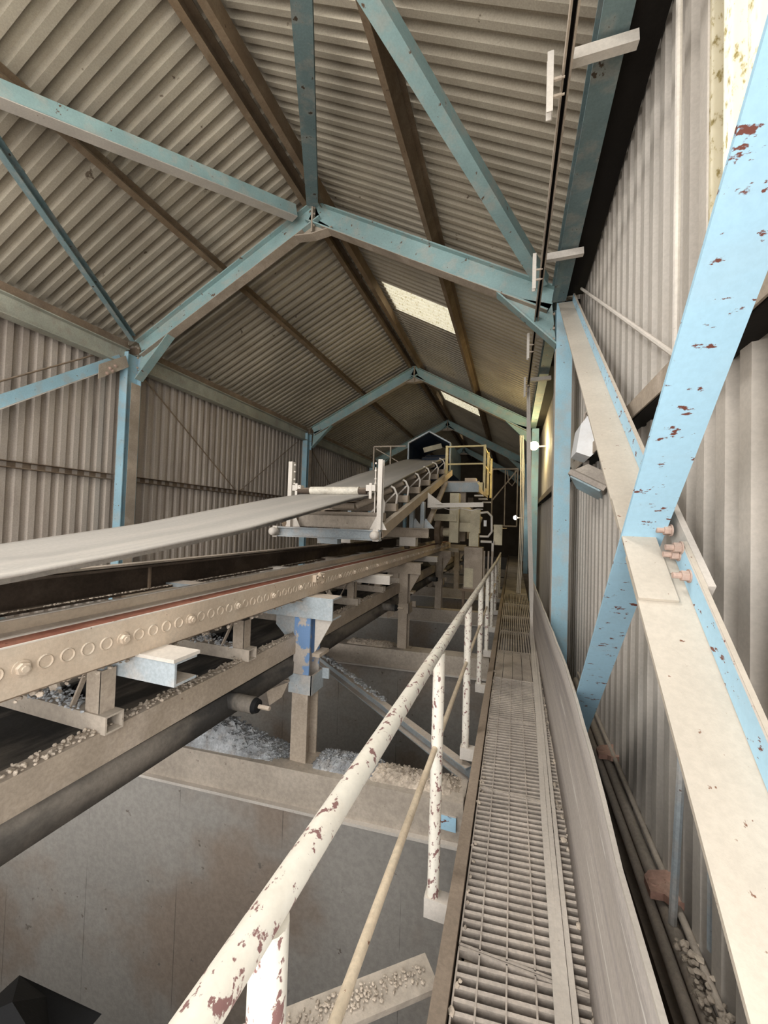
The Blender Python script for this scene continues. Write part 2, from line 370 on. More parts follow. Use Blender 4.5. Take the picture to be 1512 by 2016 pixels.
# ------------------------------------------------------------------ eave beams, purlins, girts
bays = [(Y0+.2, 4.48), (4.68, 10.18), (10.38, 15.88), (16.08, 21.58)]
bname = ['in the bay nearest the viewer', 'in the second bay', 'in the third bay', 'in the fourth bay']
for i, (a, c) in enumerate(bays):
    t = thing('eave_beam', 'grey blue eave beam along the left wall top, %s' % bname[i], 'beam', (-6.0, (a+c)/2, 2.3), 'left eave beams')
    B().beam((-6.0, a, 2.53), (-6.0, c, 2.53), Ip(.27, .17)).build('web', 'eave', t)
    B().box((-6.21, a, 2.67), (-5.96, c, 2.79)).build('gutter_board', 'brown', t)
for i, (a, c) in enumerate(bays):
    t = thing('eave_beam', 'blue eave beam above the right wall, %s' % bname[i], 'beam', (.42, (a+c)/2, 2.44), 'right eave beams')
    B().beam((.42, a, 2.55), (.42, c, 2.55), Ip(.20, .14)).build('web', 'bluedull', t)
    B().box((.50, a, 2.50), (.66, c, 2.56)).build('eave_shade_board', 'black', t)  # lack of light under the eave, painted as a black board
t = tag(B().beam((-4.25, Y0+.1, zl(-4.25)+.12), (-4.25, Y1-.1, zl(-4.25)+.12), Cp(.2, .07, .008), up=(-SL, 0, 1)).build('purlin', 'purlin'),
        'brown purlin halfway up the left roof slope', 'purlin', 'purlins')
t = tag(B().beam((-1.02, Y0+.1, zr(-1.02)+.12), (-1.02, Y1-.1, zr(-1.02)+.12), Cp(.2, .07, .008), up=(SR, 0, 1)).build('purlin', 'purlin'),
        'brown purlin halfway up the right roof slope, beside the skylights', 'purlin', 'purlins')
for x, w in ((-2.83, 'left'), (-2.50, 'right')):
    z = (zl(x) if x < RX else zr(x))+.12
    tag(B().beam((x, Y0+.1, z), (x, Y1-.1, z), Cp(.2, .08 if x < RX else -.08, .008)).build('purlin', 'purlin'),
        'dark ridge purlin on the %s side of the roof ridge' % w, 'purlin', 'purlins')
for i, (a, c) in enumerate(bays[:3]):
    t = tag(B().beam((-6.24, a, .60), (-6.24, c, .60), Cp(.09, .13, .008)).build('sheeting_rail', 'brown'),
            'brown horizontal sheeting rail on the left wall, %s' % bname[i], 'rail', 'left sheeting rails')
for i, (a, c) in enumerate(bays[:3]):
    t = tag(B().beam((.67, a, .63), (.67, c, .63), [(-.095, -.045), (-.087, -.045), (-.087, .037), (.006, .037), (.006, -.045), (.014, -.045), (.014, .045), (-.095, .045)]).build('sheeting_rail', 'steel'),
        'dusty sheeting rail on the right wall, %s' % bname[i], 'rail', 'right sheeting rails')
    B().box((.588, a, .578), (.684, c, .588)).build('underside', 'black', t)  # black strip added to paint the shade below this rail

# ------------------------------------------------------------------ roof bracing in the first bay
def brace(p0, p1, prof, m, label, up=(0, 0, 1), g='roof braces'):
    return tag(B().beam(p0, p1, prof, up).build('roof_brace', m), label, 'brace', g)
o = .10
t = thing('roof_brace', 'pale blue brace with beige underside, from the first apex to the upper left', 'brace', (-4.2, 1.8, 3.4), 'roof braces')
q0, q1 = V((-2.86, 4.4, zl(-2.86)-o)), V((-5.6, -.9, zl(-5.6)-o))
B().beam(q0, q1, [(-.006, -.075), (.006, -.075), (.006, .075), (-.006, .075)]).build('web', 'bluegreen', t)
B().beam(q0, q1, [(-.006, -.082), (.13, -.082), (.13, -.070), (-.006, -.070)]).build('lower_leg', 'pale', t)
brace((-5.78, 4.38, zl(-5.78)-o+.04), (-2.9, -1.1, zl(-2.9)-o-.03), Cp(.11, -.07, .01), 'bluedull', 'dark blue roof brace rising from the left column head of the nearest frame', up=(0, 0, 1))
brace((-2.62, 4.4, zr(-2.62)-o+.02), (.3, -1.1, zr(.3)-o), Ip(.13, .15, .012, .012), 'bluedull', 'dark blue roof brace running straight up from the first apex', up=(0, 0, 1))
brace((.30, 4.42, zr(.30)-o+.02), (-2.5, -1.1, zr(-2.5)-o-.02), Lp(.12, .12, .012), 'bluegreen', 'mottled blue roof brace from the right column head up across the right slope', up=(0, 0, 1))

# ------------------------------------------------------------------ left wall bracing and rods
t = thing('wall_brace', 'blue angle brace on the left wall below the eave beam', 'brace', (-5.98, 2, .5))
p0, p1 = V((-5.98, 4.44, 2.42)), V((-5.98, .2, -.85))
B().beam(p0, p1, Lp(.10, .14, .012), up=(0, -1, 1)).build('angle', 'blue', t)
B().beam(p0+V((.0, 0, -.01)), p1+V((.0, 0, -.01)), Rp(.03, .012), up=(0, -1, 1)).build('lower_lip', 'pale', t)
B().plate([(-5.90, 4.0, 2.0), (-5.90, 4.0, 2.22), (-5.90, 4.40, 2.52), (-5.90, 4.46, 2.36)], (.01, 0, 0)).build('end_plate', 'steel', t)
for yy, zz in ((4.12, 2.13), (4.2, 2.2), (4.16, 2.22), (4.24, 2.29)): B().hexbolt((-5.888, yy, zz), (1, 0, 0), .02, .02).build('bolt', 'bolt', t)
def rod(p0, p1, r, m, label, cat='rod', name='sag_rod'):
    return tag(B().tube([p0, p1], r, 8).build(name, m, None, True), label, cat, None)
rod((-6.12, 2.2, 1.05), (-6.12, 4.3, 2.58), .012, 'brown', 'thin sag rod slanting above the blue wall brace at left')
rod((-6.12, 4.87, 2.39), (-6.12, 7.30, .66), .012, 'brown', 'thin sag rod falling away from the nearest left column')
rod((-6.12, 7.52, .66), (-6.12, 10.0, 2.36), .012, 'brown', 'thin sag rod rising towards the second left column')
rod((-6.12, 7.40, -2.15), (-6.12, 7.40, 2.42), .014, 'steel', 'thin upright rod halfway along the second left bay')
rod((-6.12, 10.6, 2.36), (-6.12, 13.0, .66), .012, 'brown', 'thin sag rod on the dark left wall behind the second frame')
rod((-6.05, 2.2, -.75), (-6.05, 3.4, -1.6), .05, 'bluedull', 'blue tube brace low on the left wall beneath the dark track beam', 'brace', 'tube_brace')

# ------------------------------------------------------------------ right wall: crossed braces
XA = .36
def quad_leg(b, p0, p1, du, dv): pass
t = thing('cross_brace', 'large chipped blue angle brace crossing in front of the right wall', 'brace', (.43, 1.5, -1.7))
pa, pb = V((.345, -.55, 2.03)), V((.362, 3.10, -1.60))
B().beam(pa, pb, [(0, 0), (.122, 0), (.122, .10), (.110, .10), (.110, .012), (0, .012)], up=(0, 1, 1)).build('angle', 'bluenear', t)
d = (pb-pa).normalized()
sp = pa+d*((pb-pa).length*.565)
t2 = thing('cross_brace', 'beige dust covered brace running from the column head down to the lower right corner', 'brace', (.43, 1.5, -1.72))
pc, pd, pm = V((.41, 4.40, 2.38)), V((.32, -.3, -1.58)), None
lower0, lower1 = .60, .665
L1 = pc.lerp(pd, .60); L2 = pc.lerp(pd, .625)
for nm, q0, q1 in (('upper_angle', pc, L1), ('lower_angle', L2, pd)):
    b = B(); dd = (q1-q0).normalized()
    u = V((1, 0, 0)); n = V((0, -dd.z, dd.y)); n = n if n.z > 0 else -n
    prof = [(0, 0), (.15, 0), (.15, .085), (.138, .085), (.138, .012), (0, .012)]
    vs = [p+u*a+n*c for p in (q0, q1) for a, c in prof]
    b.add(vs, [(i, (i+1) % 6, 6+(i+1) % 6, 6+i) for i in range(6)]+[tuple(range(5, -1, -1)), tuple(range(6, 12))])
    ob = b.build(nm, 'brace', t2)
    b = B(); vs = [p+u*a+n*c for p in (q0, q1) for a, c in [(.134, .014), (.138, .014), (.138, .083), (.134, .083)]]
    b.add(vs, [(i, (i+1) % 4, 4+(i+1) % 4, 4+i) for i in range(4)]+[(3, 2, 1, 0), (4, 5, 6, 7)]); setlabel(b.build('painted_leg', 'bluenear', ob), 'blue painted upstanding leg')
dd = (pd-pc).normalized(); n = V((0, -dd.z, dd.y)); n = n if n.z > 0 else -n; u = V((1, 0, 0))
c0 = pc.lerp(pd, .575); c1 = pc.lerp(pd, .655)
b = B(); vs = [p+u*a+n*c for p in (c0, c1) for a, c in [(.15, .0), (.168, 0), (.168, .09), (.15, .09)]]
b.add(vs, [(i, (i+1) % 4, 4+(i+1) % 4, 4+i) for i in range(4)]+[(3, 2, 1, 0), (4, 5, 6, 7)]); b.build('splice_plate', 'pale', t2)
for k, (fr, hh) in enumerate(((.612, .06), (.628, .045), (.628, .075), (.644, .055))):
    p = pc.lerp(pd, fr)+u*.134+n*hh
    b = B(); b.tube([p, p-u*.022], .016, 6); b.tube([p-u*.022, p-u*.042], .009, 10); b.tube([p, p-u*.004], .02, 14)
    b.build('bolt', 'bolt', t2)
B().plate([c0+u*.0+n*.013, c1+n*.013, c1+u*.1+n*.013, c0+u*.1+n*.013], n*.01).build('gusset_plate', 'brace', t2)

rod((.60, 4.2, 2.40), (.60, 1.80, .70), .012, 'pale', 'thin pale tie rod slanting down the right wall to the sheeting rail')
rod((.60, 1.80, .66), (.60, 1.80, 2.55), .012, 'pale', 'thin pale upright tie rod on the right wall beside the translucent sheet')

# pipes, clamps and rods behind the side panel
for k, (x, z, r, lab) in enumerate(((.575, -1.59, .022, 'dusty pipe lying along the right wall foot, nearest the side panel'),
                                    (.625, -1.575, .028, 'dusty pipe lying along the right wall foot, middle of three'),
                                    (.645, -1.50, .014, 'thin dusty pipe lying along the right wall foot, closest to the sheeting'))):
    tag(B().tube([(x, -.6, z-.06), (x+.012, 2., z), (x+.02, 4.42, z+.02)], r, 12).build('pipe', 'pipe', None, True), lab, 'pipe', None)
tag(B().box((.55, -.6, -1.82), (.672, 4.42, -1.66)).build('sill_beam', 'darkbrown'), 'dusty sill under the pipes at the right wall foot', 'sill')
for y, lab in ((3.0, 'pinkish pipe clamp farther along the pipes by the right wall'), (1.98, 'rust red pipe clamp beside the upright grey rods')):
    b = B(); b.plate([(.575, y-.05, -1.535), (.575, y+.03, -1.535), (.60, y+.06, -1.53), (.70, y+.06, -1.50), (.70, y-.10, -1.50), (.64, y-.10, -1.51), (.625, y-.05, -1.53)], (0, 0, .03))
    b.ring((.60, y, -1.504), (0, 0, 1), .014, .008, .006)
    tag(b.build('pipe_clamp', 'clamp'), lab, 'clamp', 'pipe clamps')
rod((.63, 1.86, -1.55), (.66, 1.86, -.78), .015, 'bluegrey', 'upright grey rod beside the rust red clamp', name='upright_rod')
rod((.685, 1.68, -1.45), (.685, 1.68, -.90), .015, 'bluegrey', 'shorter upright grey rod partly behind the beige brace', name='upright_rod')
tag(B().box((.39, 2.18, -1.82), (.45, 2.30, -1.60)).build('broken_brick', 'clamp'), 'brown broken brick in the dark gap beside the side panel', 'brick')
b = B()
for _ in range(420): b.stone((random.uniform(.60, .67), random.uniform(.2, 1.75), random.uniform(-1.53, -1.49)), random.uniform(.005, .016))
tag(b.build('rubble', 'earth'), 'dusty lumps and cable scraps heaped on the pipes at lower right', 'rubble', kind='stuff')

# flood light and junction box on the sheeting rail
t = thing('flood_light', 'dusty grey flood light tilted down beneath the white box on the right wall', 'lamp', (.60, 3.55, .5))
fw = Matrix.Rotation(math.radians(38), 3, 'X')
c = V((.575, 3.5, .325))
def tr(p): return c+fw@V(p)
b = B(); vs = [tr((x, y, z)) for z, k in ((0, 1), (.05, 1), (.13, .55)) for x, y in ((-.09*k, -.16*k), (.09*k, -.16*k), (.09*k, .16*k), (-.09*k, .16*k))]
RX90 = Matrix.Rotation(math.radians(90), 3, 'X')
def tr2(p):           # lamp faces down and towards the walkway
    q = V(p); a = math.radians(58)
    ax = V((math.cos(a)*-1, 0, -math.sin(a)))   # facing direction
    e1 = V((0, .85, -.52)).normalized(); e1 = (e1-ax*e1.dot(ax)).normalized(); e2 = ax.cross(e1)
    return c+e1*q.x+e2*q.y-ax*q.z
def frust(layers):
    vs = []; fs = []
    for z, w, h in layers: vs += [tr2((x, y, z)) for x, y in ((-w, -h), (w, -h), (w, h), (-w, h))]
    for i in range(len(layers)-1): fs += [(4*i+j, 4*i+(j+1) % 4, 4*i+4+(j+1) % 4, 4*i+4+j) for j in range(4)]
    fs += [(3, 2, 1, 0), tuple(range(len(vs)-4, len(vs)))]
    return B().add(vs, fs)
frust([(0, .21, .145), (.04, .21, .145), (.055, .185, .125), (.15, .13, .08)]).build('housing', 'housing', t)
frust([(-.012, .185, .12), (.0, .19, .125)]).build('lens', 'glass', t)
b = B()
for k in range(4): 
    p = tr2((-.02+k*.035, -.10, .06)); q = tr2((-.02+k*.035, -.075, .12)); b.bar(p, q, .006, .02)
b.build('cooling_fins', 'housing', t)
b = B(); b.box((.56, 3.62, .42), (.60, 3.68, .58)); b.box((.53, 3.60, .40), (.575, 3.63, .50)); b.build('bracket', 'housing', t)
B().tube([tr2((.05, 0, .13)), tr2((.12, .02, .19)), tr2((.17, .05, .14)), tr2((.19, .08, .06))], .007, 6).build('cable', 'pale', t, True)
t = thing('junction_box', 'white wedge shaped box fixed to the right sheeting rail above the flood light', 'box', (.57, 3.6, .66))
b = B(); yy = 3.34
b.plate([(.46, yy, .60), (.56, yy, .56), (.60, yy, .60), (.60, yy, .86), (.55, yy, .90), (.49, yy, .82)], (0, .30, 0)); b.build('body', 'white', t)
B().box((.585, yy-.02, .64), (.66, yy+.32, .72)).build('back_plate', 'housing', t)
B().tube([(.62, 3.7, .66), (.57, 3.8, .9), (.60, 3.85, 1.05), (.65, 3.9, 1.0)], .008, 6).build('cable', 'pipe', t, True)

# ------------------------------------------------------------------ conductor rail, brackets and hanging cables on the right
t = thing('conductor_rail', 'thin slotted conductor rail running below the right eave', 'rail', (.2, 3, 2.3))
for s in (-1, 1):
    B().beam((.225+s*.016, -.8, 2.335), (.19+s*.016, 6.75, 2.335), Rp(.010, .05)).build('lip', 'steel', t)
B().beam((.225, -.8, 2.362), (.19, 6.75, 2.362), Rp(.04, .006)).build('web', 'black', t)
wn = ['nearest the viewer', 'second from the viewer', 'third from the viewer', 'at the far rail end']
for k, y in enumerate((2.08, 3.62, 5.12, 6.62)):
    t = thing('rail_bracket', 'pale bracket arm and hanging plate on the conductor rail, %s' % wn[k], 'bracket', (.15, y, 2.2), 'rail brackets')
    b = B(); b.bar((.20, y, 2.39), (.53, y+.02, 2.405), .045, .06); b.build('arm', 'pale', t)
    b = B(); b.beam((.148, y, 2.12), (.148, y, 2.44), Cp(.05, .03, .006), up=(0, 1, 0)); b.build('hanging_plate', 'pale', t)
    [B().hexbolt((.148, y-.015, z), (1, 0, 0), .010, .04, False).build('bolt', 'steel', t) for z in (2.2, 2.29)]
def cable(dx, dy, w, label, m='pale', y=6.72):
    pts = [(.19+dx*.6, y, 2.33), (.205+dx, y+.02, 1.6), (.23+dx, y, .6), (.275+dx, y-.02, -.6), (.31+dx, y-.08, -1.35), (.315+dx*1.2, y-.22, -1.52), (.30+dx*1.3, y-.6, -1.585+dy),
           (.262+dx*1.2, 4.6, -1.585+dy), (.240+dx*1.1, 3.4, -1.585+dy), (.210+dx*1.3, 2.4, -1.585+dy), (.192+dx*1.1, 1.5, -1.585+dy), (.162+dx*1.5, .3, -1.585+dy)]
    q = []
    for i in range(len(pts)-1):
        for k in range(4): q.append(V(pts[i]).lerp(V(pts[i+1]), k/4))
    q.append(V(pts[-1]))
    # soften corners
    for _ in range(3): q = [q[0]]+[(q[i-1]+q[i]*2+q[i+1])/4 for i in range(1, len(q)-1)]+[q[-1]]
    return tag(B().ribbon(q, w, .008).build('flat_cable', m, None, True), label, 'cable', 'flat cables along the walkway')
cable(-.012, 0, .030, 'dusty flat cable hanging from the conductor rail, inner strip on the walkway')
cable(.010, .004, .022, 'dusty flat cable hanging from the conductor rail, narrow middle strip')
cable(.030, 0, .020, 'dusty flat cable hanging from the conductor rail, outer strip next to the side panel')
for k, (dx, lab) in enumerate(((-.05, 'yellow lit strip, left one of the hanging bundle beyond the cables'), (-.015, 'yellow lit strip in the middle of the hanging bundle beyond the cables'), (.02, 'yellow lit strip, right one of the hanging bundle beyond the cables'))):
    x = .20+dx
    tag(B().ribbon([(x-.03, 9.8, 2.2), (x, 9.78, 1.4), (x+.01, 9.8, .2), (x-.01, 9.75, -1.0), (x-.03, 9.7, -1.58)], .022, .01).build('hanging_strip', 'pale', None, True), lab, 'strip', 'hanging strips')

# ------------------------------------------------------------------ walkway
pl = ['at the viewer\'s feet', 'second from the viewer', 'third from the viewer', 'fourth from the viewer', 'fifth from the viewer', 'sixth, filled with dust', 'seventh from the viewer', 'eighth from the viewer', 'ninth from the viewer', 'tenth from the viewer']
edges = [-.40, .57, 1.54, 2.48, 3.40, 4.30, 5.20, 6.20, 7.25, 8.4, 9.6]
for k in range(10):
    a, c = edges[k], edges[k+1]-.012
    t = thing('floor_grating', 'dusty steel walkway grating panel, %s' % pl[k], 'grating', (.07, (a+c)/2, DECK-.03), 'walkway gratings')
    x0, x1 = -.160, .345
    b = B()
    if k < 5:
        n = int((c-a)/.037); st = (c-a)/n
        for i in range(n):
            y = a+(i+.5)*st
            b.beam((x0, y-.03, DECK-.016), (x1, y+.03, DECK-.016), Rp(.012, .034), up=(0, -.15, 1))  # slats set askew to match their slope in the view
        b.build('slats', 'grate', t)
        b = B()
        for x in [x0, -.085, .012, .109, .206, .303, x1]: b.box((x-.003, a, DECK-.03), (x+.003, c, DECK+.004))
        b.box((x0, a-.004, DECK-.03), (x1, a+.004, DECK+.004)); b.box((x0, c-.004, DECK-.03), (x1, c+.004, DECK+.004))
        b.build('bearer_bars', 'grate', t)
    elif k == 5:
        for q0, q1 in zip((-.16, -.07, .03, .13, .23), (-.075, .025, .125, .225, .345)): b.box((q0, a, DECK-.03), (q1, c, DECK))
        b.build('slats', 'grated', t)
    else:
        x = x0
        while x < x1: b.box((x, a+.05, DECK-.03), (x+.02, c-.02, DECK)); x += .032
        b.box((x0, a, DECK-.03), (x1, a+.05, DECK)); b.box((x0, c-.02, DECK-.03), (x1, c, DECK)); b.build('slats', 'grated', t)
tag(B().box((-.16, 9.62, DECK-.04), (.345, 22, DECK)).build('walkway_plate', 'grated'), 'dark dusty walkway plate beyond the gratings', 'walkway')
t = thing('walkway_support', 'dusty steel frame under the walkway', 'frame', (.1, 5, -1.75))
for x in (-.15, .33): B().beam((x, -.5, -1.70), (x, 22, -1.70), Rp(.02, .13)).build('bearer', 'brown', t)
for y in edges: B().box((-.15, y-.03, -1.70), (.33, y+.03, -1.635)).build('cross_tie', 'brown', t)
t = thing('toe_board', 'brown steel toe board along the pit side of the walkway', 'toe board', (-.2, 5, -1.6))
b = B(); b.beam((-.222, -.5, DECK-.06), (-.175, 10., DECK-.06), Lp(.052, .02, .006)); 
b = B(); b.box((-.225, -.5, DECK-.14), (-.170, 22, DECK+.028)); b.build('channel', 'toe', t)
b = B()
for _ in range(260):
    y = random.uniform(.3, 5); b.stone((random.choice((random.uniform(.30, .34), random.uniform(.27, .34))), y, DECK+.004), random.uniform(.006, .02))
for _ in range(60): b.stone((random.uniform(-.16, -.14), random.uniform(.4, 5), DECK+.003), random.uniform(.006, .014))
tag(b.build('grit', 'earth'), 'loose grit gathered along the walkway edges', 'grit', kind='stuff')
# side panel
t = thing('side_panel', 'long scuffed grey sheet panel standing on the right edge of the walkway', 'panel', (.33, 3, DECK))
def px(y, top):
    P = [(-1, .268), (.3, .272), (.88, .28), (1.24, .291), (1.74, .318), (2.7, .348), (3.2, .346), (5.3, .338), (9, .33)] if top else [(-1, .262), (.5, .270), (1.5, .281), (2.3, .300), (4, .312), (9, .322)]
    for (a, u), (c, v) in zip(P, P[1:]):
        if a <= y <= c: f = (y-a)/(c-a); return u+(v-u)*f
    return P[-1][1]
ysp = [-.4+i*.27 for i in range(31)]
b = B(); vs = []; fs = []
prof = [(0, 0), (.02, .12), (.012, .18), (.024, .30), (.018, .36), (.034, .50), (.030, .56), (.04, .68)]
for y in ysp:
    for dx, dz in prof:
        x = px(y, 0)+(px(y, 1)-px(y, 0))*dz/.68+.4*dx*(1-dz/.68)
        zt = dz*(1 if y < 7.2 else max(.05, 1-((y-7.2)/.55)**2))
        vs.append((x, y, DECK+zt+(.006*math.sin(y*9) if dz > .6 else 0)))
m = len(prof)
for i in range(len(ysp)-1):
    for j in range(m-1): fs.append((i*m+j, i*m+j+1, (i+1)*m+j+1, (i+1)*m+j))
b.add(vs, fs); ob = b.build('sheet', 'panel', t, True); md = ob.modifiers.new('thickness', 'SOLIDIFY'); md.thickness = .006
b = B(); b.ribbon([(px(y, 1)+.003, y, DECK+.685+.006*math.sin(y*9)) for y in ysp if y < 7.2], .014, .012); setlabel(b.build('top_edge', 'pale', t), 'chipped pale top edge')

# ------------------------------------------------------------------ hand rail
HX = -.305
def rz(y): return -.525-.024*min(y, 9)
def mz(y): return -.965-.022*min(y, 9)
t = thing('hand_rail', 'chipped cream pipe hand rail between the walkway and the pits', 'railing', (HX, 4, -1.7))
pts = [(HX, y, rz(y)) for y in (.12, .6, 1.2, 1.75, 3.0, 4.2, 5.4, 6.8, 8.2, 9.6, 11)]
B().tube(pts, .023, 14).build('top_rail', 'rail', t, True)
py = [.47, 1.76, 2.98, 4.20, 5.35, 6.6, 7.9, 9.2, 10.5]
for y in py:
    p = B().tube([(HX, y, -1.66), (HX, y, rz(y)-.015)], .027, 14).build('post', 'rail', t, True)
    q = B().box((HX-.035, y-.03, -1.74), (-.225, y+.03, -1.655)); q.hexbolt((HX-.005, y-.01, -1.655), (0, 0, 1), .01, .012, False); q.build('foot_bracket', 'pale', p)
mp = [.30]+py
for a, c in zip(mp, mp[1:]):
    B().tube([(HX-.005, a+.01, mz(a)), (HX-.005, c-.01, mz(c))], .0125, 10).build('mid_rail', 'rod', t, True)

# ------------------------------------------------------------------ plan braces under the deck
t = tag(B().bar((-.26, 1.52, -1.72), (-1.1, .85, -1.72), .12, .02).build('floor_brace', 'conctop'), 'flat dusty brace under the walkway at the bottom of the view', 'brace')
b = B()
for _ in range(420):
    f = random.random(); p = V((-.3, 1.49, -1.70)).lerp(V((-1.05, .89, -1.70)), f); b.stone(p+V((random.uniform(-.03, .03), random.uniform(-.03, .03), -.003)), random.uniform(.003, .008))
tag(b.build('rubble', 'earth'), 'crumbled dust crust lying on the flat brace at the bottom of the view', 'rubble', kind='stuff')
t = thing('floor_brace', 'dark steel brace slanting across the second pit behind the first post', 'brace', (-1.3, 3.5, -1.9))
B().beam((-2.75, 4.95, -1.84), (-.25, 2.98, -1.84), Cp(.11, .07, .01)).build('channel', 'bluegrey', t)
b = B()
for _ in range(240):
    f = random.random()*.55; p = V((-2.3, 4.6, -1.78)).lerp(V((-.25, 2.98, -1.78)), f); b.stone(p+V((random.uniform(-.03, .03), random.uniform(-.03, .03), 0)), random.uniform(.01, .035)*(1-f*.9))
b.build('grit', 'gravel', t)['kind'] = 'stuff'
# black box below left
t = thing('dark_box', 'matt black box with a pointed lid at the lower left corner', 'box', (-1.5, .9, -5.6))
b = B(); b.box((-1.66, .84, -5.6), (-1.28, .96, -1.70)); b.build('body', 'darkrub', t)
b = B(); b.add([(-1.68, .83, -1.70), (-1.26, .83, -1.66), (-1.26, .97, -1.66), (-1.68, .97, -1.70), (-1.50, .85, -1.585), (-1.50, .95, -1.68)], [(0, 1, 4), (1, 2, 5, 4), (2, 3, 5), (3, 0, 4, 5), (3, 2, 1, 0)]); b.build('lid', 'darkrub', t)

# ------------------------------------------------------------------ tracks for the tripper carriage
TX = -1.40; TZ0, TZ1 = -.555, -.405
t = thing('track_beam', 'bolted ochre track beam with a rusty running strip, nearer of two tracks', 'track', (-1.55, 4, -.55), 'tripper tracks')
YS, YE = -.62, 9.2
b = B(); b.box((TX-.012, YS, TZ0), (TX, YE, TZ1))
k = 0; y = .448-.0642*15
bolts = []
while y < YE-.1:
    if k % 5 == 0: bolts.append(y)
    else: b.ring((TX, y, -.475), (1, 0, 0), .017, .007, .004)
    y += .0642; k += 1
b.build('front_plate', 'track', t)
for y in bolts:
    b = B(); b.hexbolt((TX, y, -.475), (1, 0, 0), .0185, .018); b.build('bolt', 'track', t, False)
B().box((TX-.115, YS, TZ1-.045), (TX-.012, YE, TZ1-.003)).build('running_strip', 'rust', t)
B().box((TX-.125, YS, TZ0+.02), (TX-.115, YE, TZ1-.004)).build('inner_plate', 'track', t)
B().box((TX-.32, YS, TZ0), (TX-.305, YE, TZ1+.012)).build('back_plate', 'track', t)
B().box((TX-.305, YS, TZ1-.05), (TX-.125, YE, TZ1-.03)).build('bed', 'steel', t)
for x0, x1, z in ((TX-.008, TX+.001, TZ1), (TX-.127, TX-.113, TZ1-.003), (TX-.325, TX-.30, TZ1+.012)): setlabel(B().box((x0, YS, z), (x1, YE, z+.004)).build('dust_edge', 'pale', t), 'pale dust lined top edge')
B().box((TX-.30, YS, TZ0-.012), (TX-.02, YE, TZ0)).build('lower_flange', 'brown', t)
b = B(); b.hexbolt((TX, 2.57, -.43), (1, 0, 0), .016, .03); b.hexbolt((TX, 2.66, -.43), (1, 0, 0), .016, .03); b.box((TX, 2.55, -.46), (TX+.03, 2.69, -.41)); b.hexbolt((TX+.03, 2.60, -.42), (0, 0, 1), .014, .02); b.build('splice_clamp', 'track', t)
t = thing('track_beam', 'dark brown track beam behind, under the rising belt', 'track', (-2.72, 4, -.6), 'tripper tracks')
B().beam((-2.75, -.62, -.49), (-2.75, 9.2, -.49), Ip(.20, .16, .012, .016)).build('web', 'darkbrown', t)
B().box((-2.74, -.62, -.38), (-2.67, 9.2, -.365)).build('running_strip', 'steel', t)
b = B(); b.box((-2.70, 2.28, -.58), (-2.68, 2.295, -.40)); b.box((-2.76, 2.05, -.62), (-2.60, 2.5, -.59)); b.build('splice_plate', 'brown', t)
b = B()
for _ in range(420): b.stone((random.uniform(-2.68, -2.665), random.uniform(.6, 5), -.572), random.uniform(.004, .010))
b.build('grit', 'earth', t)['kind'] = 'stuff'

# cross beams carrying the tracks and the posts below
t = thing('cross_beam', 'pale blue cross beam under the near track, without a post', 'beam', (-2, 1.2, -.6), 'track cross beams')
B().beam((-2.85, 1.17, -.615), (-1.225, 1.17, -.615), Cp(.095, -.11, .01)).build('channel', 'bluegrey', t)
B().box((-1.42, 1.16, -.567), (-1.22, 1.29, -.553)).build('shim_plate', 'pale', t)
pw = ['blue painted support post nearest the viewer, gravel around its foot', 'dusty support post second along the near track', 'dusty support post third along the near track', 'dim support post beside the grey machine cabinet']
for i, y in enumerate((2.52, 5.27, 8.0, 10.7)):
    m = 'cobalt' if i == 0 else 'steel'
    t = thing('support_post', pw[i], 'post', (-1.45, y+.07, -1.78), 'track support posts')
    yc = y+.075
    pr = [(v, u) for u, v in Ip(.165, .13, .010, .012)][::-1]
    B().beam((-1.45, yc, -1.20), (-1.45, yc, -.71), pr, up=(1, 0, 0)).build('shaft', m, t)
    B().beam((-1.45, yc, -1.78), (-1.45, yc, -1.20), pr, up=(1, 0, 0)).build('lower_shaft', 'steel', t)
    B().beam((-2.85, y-.03, -.635), (-1.20, y-.03, -.635), Cp(.155, -.15, .012)).build('cross_beam', 'bluegrey' if i == 0 else m, t)
    b = B(); b.plate([(-1.365, y+.03, -.715), (-1.22, y+.03, -.715), (-1.365, y+.03, -.98)], (0, .012, 0)); b.build('gusset', 'pale' if i == 0 else 'steel', t)
    b = B(); b.plate([(-1.535, y+.03, -.715), (-1.70, y+.03, -.715), (-1.70, y+.03, -.80), (-1.535, y+.03, -.95)], (0, .012, 0)); b.build('gusset', 'bluegrey' if i == 0 else 'steel', t)
    B().box((-1.36, y-.01, -.99), (-1.30, y+.14, -.965)).build('lug', 'steel', t)
    b = B(); b.box((-1.545, y-.012, -1.27), (-1.355, y+.0, -1.13)); b.box((-1.365, y-.012, -1.27), (-1.353, y+.17, -1.13)); b.box((-1.355, y+.15, -1.20), (-1.30, y+.165, -1.12))
    b.build('collar', 'bluegrey' if i == 0 else 'steel', t)
    b = B(); b.plate([(-1.545, y-.01, -1.20), (-1.66, y-.12, -1.24), (-1.63, y-.12, -1.34), (-1.575, y-.05, -1.30)], (0, .01, .0)); b.bar((-1.55, y-.01, -1.19), (-1.62, y-.35, -1.055), .03, .012); b.build('roller_bracket', 'steel', t)
    B().box((-1.56, y-.02, -1.79), (-1.34, y+.17, -1.77)).build('base_plate', 'steel', t)
    b = B(); b.box((-1.60, y-.01, -1.01), (-1.545, y+.0, -.86)); b.ring((-1.572, y-.01, -.90), (0, -1, 0), .010); b.ring((-1.572, y-.01, -.95), (0, -1, 0), .010); b.build('side_plate', 'steel', t)
